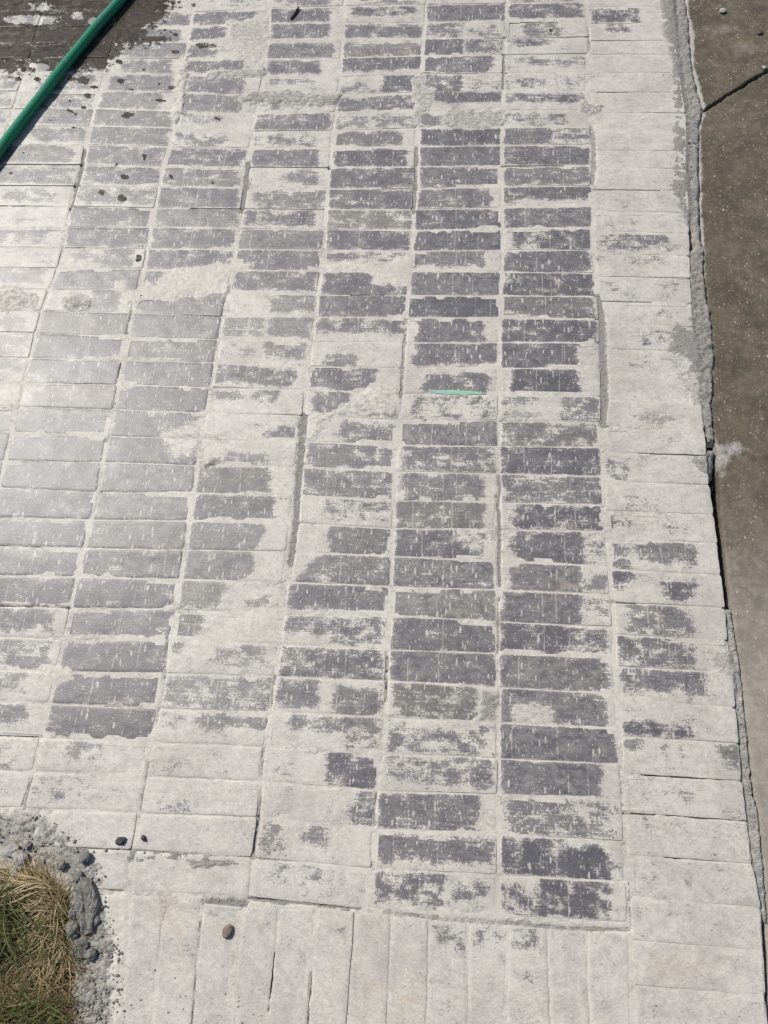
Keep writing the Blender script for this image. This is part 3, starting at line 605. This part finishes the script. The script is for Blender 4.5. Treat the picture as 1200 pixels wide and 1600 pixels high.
# open cracks along joints
CR = [[(682,144),(783,143)],[(660,115),(745,114)],[(783,86),(915,84)],[(760,60),(900,55)],[(926,38),(1040,31)],[(600,295),(650,296)],[(200,90),(276,92)],[(0,256),(128,258)],[(0,290),(125,291)],
 [(0,322),(112,326)],[(300,326),(505,327)],[(392,262),(515,263)],[(935,145),(1055,135)],[(954,146),(957,172)],[(550,461),(600,461)],[(785,260),(880,258)],[(1030,170),(1050,168)],[(925,297),(1030,296)],[(1105,695),(1000,707)],
 [(957,941),(1040,941),(1095,944),(1135,944)],[(0,850),(60,853)],[(0,946),(110,950)],[(430,1057),(425,1105)],[(420,1118),(412,1140)],[(0,1148),(65,1152)],[(420,1580),(428,1490)],[(487,1520),(481,1600)],
 [(775,775),(781,790)],[(400,1300),(396,1330)],[(660,640),(665,655)],[(1000,1211),(1160,1218)],[(975,1270),(1170,1281)],[(1040,1340),(1178,1347)],[(386,1402),(430,1407)],
 [(545,1424),(500,1414)],[(420,925),(440,912)],[(605,1020),(604,1095)],[(410,1230),(402,1290)],[(588,1240),(585,1290)],[(780,935),(779,1020)],[(150,1320),(186,1326)],[(152,1388),(190,1393)]]
step = .003
gx = np.arange(-1.86, .72, step); gy = np.arange(-.42, 2.86, step)
X, Y = np.meshgrid(gx, gy); PX, PY = pix(X, Y)
inframe = (PX > -70) & (PX < 1270) & (PY > -70) & (PY < 1680)
hN = (fbm(X*55, Y*55, 5, 4)-.5)
H = -.80+.8*(fbm(X*30, Y*30, 9, 3)-.5)+.7*hN
Gm = .22+.5*(fbm(X*14, Y*14, 21, 3)-.5)
# edge of the paving on the right
ex = np.interp(PY, [p[1] for p in XC[7]], [p[0] for p in XC[7]])
ex = np.where(PY > 1550, 1198+(PY-1550)*.06, ex)
out = sst(-3, 1, PX-ex); H = H*(1-out)-38*out
WX = PX+13*(fbm(X*40, Y*40, 41, 5, .6)-.5)*2; WY = PY+9*(fbm(X*40, Y*40, 43, 5, .6)-.5)*2
rough_n = (fbm(X*130, Y*130, 61, 4, .75)-.5)*2.4
rough_s = (fbm(X*38, Y*60, 62, 4, .6)-.5)*2
def sub(P, pad):
    P = np.asarray(P, float); k = (PX > P[:, 0].min()-pad) & (PX < P[:, 0].max()+pad) & (PY > P[:, 1].min()-pad) & (PY < P[:, 1].max()+pad)
    return k
for P, hgt, ed, rg, gr in SM:
    big = hgt > .7 and P[0][0] < 1020 and P[0][1] < 1260
    if big and P[0][1] < 200: ed *= 1.2
    elif big: hgt = (.5+hgt*.42) if hgt < 5 else hgt*.75; ed *= 2.2 if hgt < 3 else 1.2; rg *= .5
    k = sub(P, 30); wf = .3 if P[0][0] >= 1020 else 1.
    d = poly_sd(WX[k]*wf+PX[k]*(1-wf), WY[k]*wf+PY[k]*(1-wf), P); w = sst(-ed*.5, ed, d)
    H[k] = H[k]*(1-w)+w*(hgt+rg*(.55*rough_n[k]+.55*rough_s[k])); w2 = sst(-ed*1.1, ed*1.3, d)
    Gm[k] = Gm[k]*(1-w2)+gr*w2
for P, hw, dep, gr in RJ:
    k = sub(P, 25); d = line_d(WX[k]*.3+PX[k]*.7, WY[k]*.3+PY[k]*.7, P); w = sst(hw*1.35, hw*.6, d)
    H[k] = H[k]*(1-w)+w*(-.4-dep*.55+.7*rough_n[k]); Gm[k] = Gm[k]*(1-w)+gr*w
for P in CR:
    k = sub(P, 15); d = line_d(WX[k]*.2+PX[k]*.8, WY[k]*.2+PY[k]*.8, P); w = sst(2.8, .8, d)*np.clip(.35+1.3*rough_s[k]+.5, .15, 1)
    H[k] = H[k]*(1-w)-7*w; Gm[k] = np.maximum(Gm[k], .7*w)
# leave out what lies hidden inside the bricks, in the grass bed or outside the picture
hid = np.zeros(X.shape, bool)
for b in BR:
    q = np.array(b.q); i0, i1 = np.searchsorted(gx, [q[:, 0].min(), q[:, 0].max()]); j0, j1 = np.searchsorted(gy, [q[:, 1].min(), q[:, 1].max()])
    if i1 <= i0 or j1 <= j0: continue
    sx, sy = X[j0:j1, i0:i1], Y[j0:j1, i0:i1]; ok = np.ones(sx.shape, bool)
    for k in range(4):
        a, c = q[k], q[(k+1) % 4]; ev = (c-a)/np.linalg.norm(c-a)
        ok &= ((sx-a[0])*ev[1]-(sy-a[1])*ev[0]) > .010
    hid[j0:j1, i0:i1] |= ok & (H[j0:j1, i0:i1] < .1)
SOILP = [(-2600,1225),(-75,1256),(-66,1348),(40,1349),(88,1368),(114,1394),(120,1450),(126,1520),(122,1700),(120,2600),(-2600,2600)]
GRASS = [(-900,1352),(40,1349),(88,1368),(114,1394),(120,1450),(126,1520),(122,1700),(120,2600),(-900,2600)]
gd = poly_sd(PX, PY, GRASS)
hid |= (gd > 6) | ~inframe | (H < -30)
I = np.arange(X.size).reshape(X.shape); Q = quad(I)
Q = Q[~hid.ravel()[Q].all(1) & inframe.ravel()[Q].all(1) & ~(gd.ravel()[Q] > 6).all(1) & ~(H.ravel()[Q] < -30).all(1)]
used = np.unique(Q); rm = np.full(X.size, -1); rm[used] = np.arange(len(used))
px, py = PX.ravel()[used], PY.ravel()[used]
mask = np.stack([np.clip(Gm.ravel()[used], 0, 1), wet_field(px, py), ochre_field(px, py), np.ones(len(used))], 1)
pav = mesh_obj('pavement', np.stack([X.ravel()[used], Y.ravel()[used], H.ravel()[used]*.001], 1), rm[Q], M['mortar'], attrs=[('mask', 'FLOAT_COLOR', mask)])
tag(pav, 'brick paving smeared with pale cement, laid in straight columns', kind='structure')
# plain joint bed beyond the frame
bx, by = np.arange(-2.75, .70, .02), np.arange(.12, 3.55, .02)
X2, Y2 = np.meshgrid(bx, by); P2, R2 = pix(X2, Y2)
o2 = ~((P2 > -62) & (P2 < 1262) & (R2 > -62) & (R2 < 1672)) & (X2 < col_x(7, Y2)-.01)
I2 = np.arange(X2.size).reshape(X2.shape); Q2 = quad(I2); Q2 = Q2[o2.ravel()[Q2].all(1)]
us_ = np.unique(Q2); rm2 = np.full(X2.size, -1); rm2[us_] = np.arange(len(us_))
bed = mesh_obj('mortar_bed', np.stack([X2.ravel()[us_], Y2.ravel()[us_], np.full(len(us_), -.0014)], 1), rm2[Q2], M['mortar'], pav,
               attrs=[('mask', 'FLOAT_COLOR', np.stack([np.full(len(us_), .25), wet_field(P2.ravel()[us_], R2.ravel()[us_]), np.zeros(len(us_)), np.ones(len(us_))], 1))])
bed['kind'] = 'stuff'
acc = []
for b in BR:
    V, Fc, mk, al, ls, rn = brick_mesh(b, 26 if b.seen else 8, 11 if b.seen else 5)
    if b.seen:
        mesh_obj('brick', V, Fc, M['brick'], pav, attrs=[('mask', 'FLOAT_COLOR', mk), ('along', 'FLOAT', al), ('lines', 'FLOAT_VECTOR', ls), ('rnd', 'FLOAT', rn)])
    else: acc.append((V, Fc, mk, al, ls, rn))
off = np.cumsum([0]+[len(a[0]) for a in acc[:-1]])
far = mesh_obj('brick_field', np.concatenate([a[0] for a in acc]), np.concatenate([a[1]+o for a, o in zip(acc, off)]), M['brick'], pav,
               attrs=[('mask', 'FLOAT_COLOR', np.concatenate([a[2] for a in acc])), ('along', 'FLOAT', np.concatenate([a[3] for a in acc])),
                      ('lines', 'FLOAT_VECTOR', np.concatenate([a[4] for a in acc])), ('rnd', 'FLOAT', np.concatenate([a[5] for a in acc]))])
far['kind'] = 'stuff'
# mint paint stripe on one brick joint
ps = [(668,609.5),(690,609.5),(705,609),(722,610),(740,611),(752,613),(760,615),(748,616),(733,615.4),(725,616),(706,615.5),(698,616),(680,614)]
Pm = np.array([unp(x, y, .0014)[:3] for x, y in ps])
n_ = len(ps); lo = Pm.copy(); lo[:, 2] -= .004
Vp = np.concatenate([Pm, lo]); Fp = [list(range(n_))[::-1]]+[[k, (k+1) % n_, n_+(k+1) % n_, n_+k] for k in range(n_)]
pm = mesh_obj('paint_mark', Vp, Fp, M['mint'], pav, smooth=False); pm['label'] = 'thin stripe of mint green paint'

# ------------------------------------------------------------------ concrete slab on the right
SE = [(1040,-200),(1066,-60),(1070,0),(1077,60),(1080,110),(1097,165),(1091,200),(1093,330),(1097,400),(1106,500),(1113,560),(1110,640),(1117,690),(1122,740),(1125,800),(1134,880),(1141,950),(1154,1050),(1164,1130),(1170,1200),(1185,1290),(1194,1400),(1197,1500),(1200,1600),(1212,1800)]
se = unp(*np.array(SE, float).T, -.012); o = np.argsort(se[:, 1])
sy = np.arange(-1.1, 3.6, .004); sx0 = np.interp(sy, se[o, 1], se[o, 0])+.004*(fbm(sy*40, sy*0, 15, 3)-.5)
offs = np.concatenate([[0, .0008, .003, .007], np.arange(.011, .40, .004), [.42, .46, .55, .7, 1., 1.6, 2.6, 4.]])
SX = sx0[:, None]+offs[None, :]; SYY = np.repeat(sy[:, None], len(offs), 1)
SZ = -.012+.0022*(fbm(SX*20, SYY*20, 77, 4)-.5)
SZ[:, 0] = -.075; SZ[:, 1] -= .006; SZ[:, 2] -= .002; SZ[:, 3] -= .0006
sp, sq = pix(SX, SYY, -.012)
cw = line_d(sp, sq+4*(fbm(SX*45, SYY*45, 8, 4)-.5), [(1100,173),(1130,154),(1165,131),(1200,110),(1400,-20)])
SZ -= .030*sst(2.2, 1.0, cw)*(np.arange(len(offs))[None, :] > 2)
ed = np.array(SE, float); exx = np.interp(sq, ed[:, 1], ed[:, 0])
cem = sst(12, 0, sp-exx)*np.interp(sq, [0, 180, 220, 380, 450, 640, 700, 740, 800, 900, 1600], [.75, .75, .6, .7, .35, .45, .5, .4, .1, .25, .3])
cem = np.maximum(cem, sst(-9, 7, poly_sd(sp, sq, [(1060,-40),(1072,0),(1084,50),(1084,100),(1100,160),(1101,180),(1092,205),(1096,330),(1098,402),(1085,402),(1080,180),(1066,90)]))*.9)
cem = np.maximum(cem, .58*sst(-24, 14, poly_sd(sp, sq, [(1105,698),(1150,690),(1168,700),(1140,724),(1128,745),(1110,745)])))
dust = np.zeros(sp.shape)
for x, y, a, b, s in [(1130,45,30,14,.7),(1165,75,30,14,.75),(1120,60,26,16,.45),(1190,90,20,12,.5),(1120,10,30,10,.25),(1150,1000,14,110,.5),(1130,640,16,30,.4),(1146,885,12,12,.8),(1140,700,22,16,.55),(1160,1150,14,100,.45)]:
    dust = np.maximum(dust, s*sst(1.6, .2, np.hypot((sp-x)/a, (sq-y)/b)))
pale = sst(700, 1120, sq)*.85
slab = mesh_obj('concrete_slab', np.stack([SX.ravel(), SYY.ravel(), SZ.ravel()], 1), quad(np.arange(SX.size).reshape(SX.shape)), M['slab'],
                attrs=[('mask', 'FLOAT_COLOR', np.stack([cem, dust, pale, np.ones(cem.shape)], -1).reshape(-1, 4))])
tag(slab, 'brown weathered concrete slab with a cut joint beside the bricks', kind='structure')

# ------------------------------------------------------------------ soil bed and grass
bx, by = np.arange(-3.2, -.70, .008), np.arange(-1.0, .36, .008)
X3, Y3 = np.meshgrid(bx, by); p3, q3 = pix(X3, Y3); d3 = poly_sd(p3, q3, SOILP)
Z3 = -.004+.020*(fbm(X3*22, Y3*22, 88, 5, .55)-.5)-.03*sst(4, -14, d3)
I3 = np.arange(X3.size).reshape(X3.shape); Q3 = quad(I3); Q3 = Q3[(d3.ravel()[Q3] > -16).any(1)]
u3 = np.unique(Q3); rm3 = np.full(X3.size, -1); rm3[u3] = np.arange(len(u3))
soil = mesh_obj('soil', np.stack([X3.ravel()[u3], Y3.ravel()[u3], Z3.ravel()[u3]], 1), rm3[Q3], M['soil'])
tag(soil, 'bare brown soil under the patch of grass', kind='structure')

class Blades:
    def __init__(s): s.V = []; s.F = []; s.R = []
    def add(s, base, az_, length, lift, curl, width, rnd, seg=6):
        p = np.array(base, float); pitch = lift; a = az_; k0 = len(s.V); dl = length/seg
        for i in range(seg+1):
            t = i/seg; w = width*(1-.85*t**1.6)*.5
            sd_ = np.array([-math.sin(a), math.cos(a), 0])
            s.V += [p-sd_*w, p+sd_*w+np.array([0, 0, w*.5])]; s.R += [rnd, rnd]
            p = p+dl*np.array([math.cos(a)*math.cos(pitch), math.sin(a)*math.cos(pitch), math.sin(pitch)])
            pitch -= lift*1.75/seg; a += curl/seg
            if p[2] < .002: p[2] = .002
        for i in range(seg):
            q = k0+2*i; s.F.append([q, q+1, q+3, q+2])
    def build(s, name, mat):
        return mesh_obj(name, np.array(s.V), np.array(s.F), mat, attrs=[('rnd', 'FLOAT', np.array(s.R))])
def gp(x, y): return unp(x, y)[:2]
def blade_set(B, zones):
    for (x0, y0, x1, y1, cnt, a0, a1, l0, l1, li0, li1, w0, w1, c0, c1) in zones:
        done = 0
        while done < cnt:
            x, y = random.uniform(x0, x1), random.uniform(y0, y1); done += 1
            if poly_sd(np.array([x]), np.array([y]), GRASS)[0] < 9: continue
            p = gp(x, y)
            B.add((p[0], p[1], random.uniform(-.006, .012)), math.radians(random.uniform(a0, a1)), random.uniform(l0, l1), math.radians(random.uniform(li0, li1)),
                  random.uniform(-1., 1.), random.uniform(w0, w1), random.uniform(c0, c1))
ST = Blades()
blade_set(ST, [(-160,1352,116,1480,900,0,360,.03,.085,5,40,.0010,.0022,0.,.75),
               (-160,1450,116,1700,800,0,360,.02,.075,2,30,.0010,.0020,0.,.6),
               (-560,1352,-150,1760,900,0,360,.03,.085,5,40,.0010,.0022,0.,.75),
               (80,1366,108,1390,90,140,200,.06,.11,20,50,.0015,.0028,.6,1.),
               (30,1362,100,1400,160,120,230,.04,.09,15,45,.0014,.0026,.45,1.),
               (60,1400,114,1500,260,220,320,.04,.09,5,40,.0010,.0020,.2,.9),
               (-160,1500,110,1570,260,-30,60,.03,.08,5,30,.0012,.0022,.2,.85),
               (70,1380,113,1440,140,60,200,.03,.07,20,60,.0010,.0020,.1,.7)])
so_ = ST.build('dry_grass', M['straw']); tag(so_, 'matted dry straw-coloured grass beside the cement edge', kind='stuff')
GN = Blades()
blade_set(GN, [(-160,1375,30,1480,250,-80,20,.05,.13,15,55,.0018,.0036,0.,1.),
               (20,1400,95,1500,110,-100,60,.04,.09,10,45,.0014,.0028,0.,.9),
               (-160,1566,36,1700,420,-40,70,.05,.12,15,55,.0020,.0042,0.,1.),
               (20,1565,80,1640,90,-20,30,.05,.10,15,45,.0018,.0036,.3,1.),
               (-560,1360,-150,1760,420,-80,60,.05,.12,15,55,.0018,.0036,0.,1.),
               (-20,1420,15,1560,26,70,110,.08,.15,20,50,.0026,.0042,.2,.8),
               (30,1440,110,1520,70,20,160,.04,.09,10,40,.0012,.0024,0.,.8)])
go_ = GN.build('green_grass', M['green']); tag(go_, 'green grass blades growing through the dry grass', kind='stuff')

# ------------------------------------------------------------------ loose lumps, pebbles and crumbs
def ico(sub_):
    t = (1+5**.5)/2
    v = [(-1,t,0),(1,t,0),(-1,-t,0),(1,-t,0),(0,-1,t),(0,1,t),(0,-1,-t),(0,1,-t),(t,0,-1),(t,0,1),(-t,0,-1),(-t,0,1)]
    f = [(0,11,5),(0,5,1),(0,1,7),(0,7,10),(0,10,11),(1,5,9),(5,11,4),(11,10,2),(10,7,6),(7,1,8),(3,9,4),(3,4,2),(3,2,6),(3,6,8),(3,8,9),(4,9,5),(2,4,11),(6,2,10),(8,6,7),(9,8,1)]
    v = [np.array(p)/np.linalg.norm(p) for p in v]
    for _ in range(sub_):
        c = {}; nf = []
        def mid(a, b):
            k = (min(a, b), max(a, b))
            if k not in c:
                p = v[a]+v[b]; v.append(p/np.linalg.norm(p)); c[k] = len(v)-1
            return c[k]
        for a, b, d in f:
            x, y, z = mid(a, b), mid(b, d), mid(d, a); nf += [(a, x, z), (b, y, x), (d, z, y), (x, y, z)]
        f = nf
    return np.array(v), np.array(f)
ICO = {k: ico(k) for k in (1, 2, 3)}
def rock_verts(sub_, sx_, sy_, sz_, rot, seed_, amp=.45):
    v, f = ICO[sub_]; s = seed_*3.7
    n = fbm(v[:, 0]*1.3+s+v[:, 2]*.9, v[:, 1]*1.3-s+v[:, 2]*1.1, seed_, 3, .6)-.5
    n2 = np.round(vn(v[:, 0]*1.9+s, v[:, 1]*1.9+v[:, 2]*1.7, seed_+5)*3)/3-.5
    p = v*(1+amp*1.5*n+amp*.5*n2)[:, None]*np.array([sx_, sy_, sz_])
    c, s_ = math.cos(rot), math.sin(rot)
    return np.stack([p[:, 0]*c-p[:, 1]*s_, p[:, 0]*s_+p[:, 1]*c, p[:, 2]], 1), f
def lump(name, x, y, wpx, hpx, hgt, mat, label, cat, rot=0., z=0., group=None, seed_=1, amp=.75):
    g0 = unp(x, y); sc = F_PX/np.linalg.norm(g0-CAM)
    V, f = rock_verts(2, wpx/2/sc, hpx/2/sc, hgt/2, rot, seed_, amp)
    V[:, 2] -= V[:, 2].min()
    o_ = mesh_obj(name, V, f, M[mat], smooth=False); o_.location = (g0[0], g0[1], z); tag(o_, label, cat, group)
    return o_
lump('mortar_lump', 190, 1313, 12, 11, .009, 'dark', 'dark grey mortar lump lying alone on the pale bricks', 'lump', .3, -.001, seed_=3)
lump('mortar_lump', 225, 1309, 6, 8, .006, 'dark', 'tiny dark lump just right of the larger lone lump', 'lump', .8, -.001, seed_=4)
lump('pebble', 356, 1455, 13, 18, .010, 'stone', 'smooth reddish brown pebble on a near-edge brick', 'pebble', -.3, -.001, seed_=5, amp=.2)
OUT = [(128,1366),(146,1376),(153,1394),(158,1416),(150,1436),(147,1456),(134,1464),(124,1450),(119,1420),(121,1390)]
ow = unp(*np.array(OUT, float).T)[:, :2]; ow = np.concatenate([ow+(np.roll(ow, -1, 0)-ow)*t for t in (0, .33, .66)]).reshape(3, -1, 2).transpose(1, 0, 2).reshape(-1, 2)
cen = ow.mean(0); V = []; nr = len(ow)
for k, (sc_, zz) in enumerate([(1.02, -.006), (1., .006), (.95, .0125), (.8, .014), (.6, .0145), (.4, .015), (.2, .0148)]):
    p = cen+(ow-cen)*(sc_+(.10*(fbm(ow[:, 0]*90, ow[:, 1]*90, 5+k, 3)-.5) if k < 3 else 0))[..., None] if k < 3 else cen+(ow-cen)*sc_
    V.append(np.stack([p[:, 0], p[:, 1], zz+(.012 if k > 0 else 0)*(fbm(p[:, 0]*110, p[:, 1]*110, 6, 4, .6)-.5)], 1))
V = np.concatenate(V); I = np.arange(len(V)).reshape(7, nr); I = np.concatenate([I, I[:, :1]], 1)
mp = mesh_obj('mortar_slab_piece', V, [list(q) for q in quad(I)]+[list(range(6*nr, 7*nr))], M['chunk'], smooth=False)
tag(mp, 'large flat broken grey mortar piece beside the grass', 'mortar piece')
lump('mortar_lump', 119, 1450, 20, 24, .022, 'chunk', 'rounded grey lump against the lower left of the large mortar piece', 'lump', .4, 0, seed_=9)
lump('mortar_lump', 117, 1428, 13, 15, .018, 'chunk', 'small grey lump between the grass and the large mortar piece', 'lump', .9, 0, seed_=10)
lump('mortar_lump', 124, 1480, 30, 26, .014, 'chunk', 'flat grey lump just below the large mortar piece', 'lump', -.3, -.002, seed_=11)
lump('mortar_lump', 144, 1490, 16, 14, .013, 'chunk', 'small lump right of the flat grey lump', 'lump', .2, -.001, seed_=12)
lump('mortar_lump', 150, 1438, 14, 16, .012, 'chunk', 'small grey lump at the lower right of the large mortar piece', 'lump', 1.2, -.001, seed_=13)
lump('stone', 21, 1327, 20, 14, .012, 'pale', 'pale angular stone above the grass near the left side', 'stone', .5, .0, seed_=14)
lump('stone', 33, 1341, 20, 18, .014, 'pale', 'middle pale stone of three above the grass', 'stone', -.4, .0, seed_=15)
lump('stone', 28, 1357, 15, 20, .014, 'pale', 'lowest pale stone of three, touching the grass', 'stone', .1, .0, seed_=16)
lump('mortar_lump', 46, 1320, 10, 9, .009, 'chunk', 'small grey lump right of the topmost pale stone', 'lump', .6, .001, seed_=17)
lump('mortar_lump', 99, 1351, 11, 10, .012, 'chunk', 'small grey lump over the top of the dry grass', 'lump', .7, .002, seed_=18)
lump('mortar_lump', 124, 1370, 13, 14, .014, 'chunk', 'grey lump above the large mortar piece', 'lump', .2, .001, seed_=19)
lump('mortar_lump', 136, 1340, 13, 13, .011, 'chunk', 'grey lump in the rubble above right of the grass', 'lump', .2, .001, seed_=20)
lump('pebble', 1131, 13, 8, 8, .009, 'pale', 'pale pebble near the top of the concrete slab', 'pebble', .2, -.012, seed_=23, amp=.3)
lump('pebble', 1190, 47, 8, 5, .006, 'dark', 'dark chip on the slab at the upper right', 'pebble', .4, -.012, seed_=24)
lump('pebble', 1196, 101, 6, 6, .006, 'pale', 'pale chip beside the upper end of the slab joint', 'pebble', .4, -.012, seed_=25)
# a dark twig at the top
tw = Blades()
V = []; Fq = []
pts = [(455,31,.003),(460,24,.004),(464,18,.005),(467,13,.004)]
for k, (x, y, h) in enumerate(pts):
    g0 = unp(x, y); 
    for a in range(6):
        t = a*math.pi/3; rr = .0045*(1-.25*abs(k-1.5)); V.append((g0[0]+rr*math.cos(t), g0[1], h+rr*math.sin(t)))
for k in range(3):
    for a in range(6): Fq.append([k*6+a, k*6+(a+1) % 6, k*6+6+(a+1) % 6, k*6+6+a])
Fq += [[5, 4, 3, 2, 1, 0], [18, 19, 20, 21, 22, 23]]
tg = mesh_obj('twig', V, Fq, M['dark']); tag(tg, 'short dark twig lying on a brick near the top', 'twig')
# crumbs nobody could count
CV, CF = [], []; nv_ = 0
def crumbs(P, cnt, s0, s1, z):
    global nv_
    P = np.asarray(P, float); n = 0; tries = 0
    while n < cnt and tries < cnt*30:
        tries += 1; x, y = random.uniform(P[:, 0].min(), P[:, 0].max()), random.uniform(P[:, 1].min(), P[:, 1].max())
        if poly_sd(np.array([x]), np.array([y]), P)[0] < 0: continue
        g0 = unp(x, y); s = s0+(s1-s0)*random.random()**2.5
        v, f = rock_verts(1, s*random.uniform(.7, 1.2), s*random.uniform(.7, 1.2), s*random.uniform(.45, .9), random.uniform(0, 6), random.randint(1, 900), 1.0)
        CV.append(v+np.array([g0[0], g0[1], z+s*.3])); CF.append(f+nv_); nv_ += len(v); n += 1
crumbs([(-60,1285),(60,1270),(140,1320),(165,1370),(150,1390),(100,1360),(40,1345),(-60,1345)], 260, .0008, .0034, .001)
crumbs([(112,1390),(165,1395),(190,1480),(196,1610),(112,1610)], 420, .0008, .0032, .001)
crumbs([(112,1520),(150,1530),(175,1610),(112,1610)], 70, .0014, .0048, .000)
crumbs([(60,1262),(120,1290),(260,1330),(240,1350),(120,1340)], 60, .0010, .0026, -.001)
crumbs([(190,1520),(330,1500),(420,1600),(190,1610)], 40, .0008, .0026, -.001)
crumbs([(1035,100),(1075,100),(1085,200),(1080,340),(1050,330),(1040,200)], 70, .0010, .0024, -.001)
crumbs([(1080,430),(1105,480),(1116,560),(1110,740),(1096,640),(1082,520)], 90, .0010, .0030, -.008)
crumbs([(1112,735),(1126,740),(1142,950),(1135,950)], 60, .0015, .0050, -.05)
crumbs([(1142,960),(1158,1050),(1170,1200),(1186,1290),(1174,1280),(1150,1090)], 90, .0010, .0030, -.009)
crumbs([(1085,0),(1200,0),(1200,90),(1110,80)], 26, .0010, .0024, -.012)
cr = mesh_obj('mortar_crumbs', np.concatenate(CV), np.concatenate(CF), M['crumb'], smooth=False)
tag(cr, 'loose crumbs of broken mortar along the paving edges', kind='stuff')

# ------------------------------------------------------------------ hose
hp = [(480,-330),(330,-170),(250,-76),(189,-1),(155,37),(123,76),(92,114),(64,151),(35,188),(6,226),(-40,290),(-110,390),(-230,540),(-420,700)]
HR = .0147
c = unp(*np.array(hp, float).T, HR); c[:, 2] = HR+.0005
tt = np.linspace(0, len(hp)-1, 420); cc = []
for t in tt:
    i = min(int(t), len(hp)-2); f = t-i; p0, p1, p2, p3 = c[max(i-1, 0)], c[i], c[i+1], c[min(i+2, len(hp)-1)]
    cc.append(.5*((2*p1)+(p2-p0)*f+(2*p0-5*p1+4*p2-p3)*f*f+(3*p1-p0-3*p2+p3)*f**3))
cc = np.array(cc); tg_ = np.gradient(cc, axis=0); tg_ /= np.linalg.norm(tg_, axis=1)[:, None]
al = np.concatenate([[0], np.cumsum(np.linalg.norm(np.diff(cc, axis=0), axis=1))])
sd_ = np.stack([-tg_[:, 1], tg_[:, 0], 0*tg_[:, 0]], 1); up = np.cross(tg_, sd_)
NS = 25; th = np.linspace(0, 2*math.pi, NS)
V = (cc[:, None]+HR*(np.cos(th)[None, :, None]*sd_[:, None]+np.sin(th)[None, :, None]*up[:, None])).reshape(-1, 3)
I = np.arange(len(V)).reshape(len(cc), NS)
hose = mesh_obj('garden_hose', V, quad(I), M['hose'], attrs=[('along', 'FLOAT', np.repeat(al, NS)), ('around', 'FLOAT', np.tile(th, len(cc)))])
tag(hose, 'green braided garden hose lying across wet bricks', 'hose')
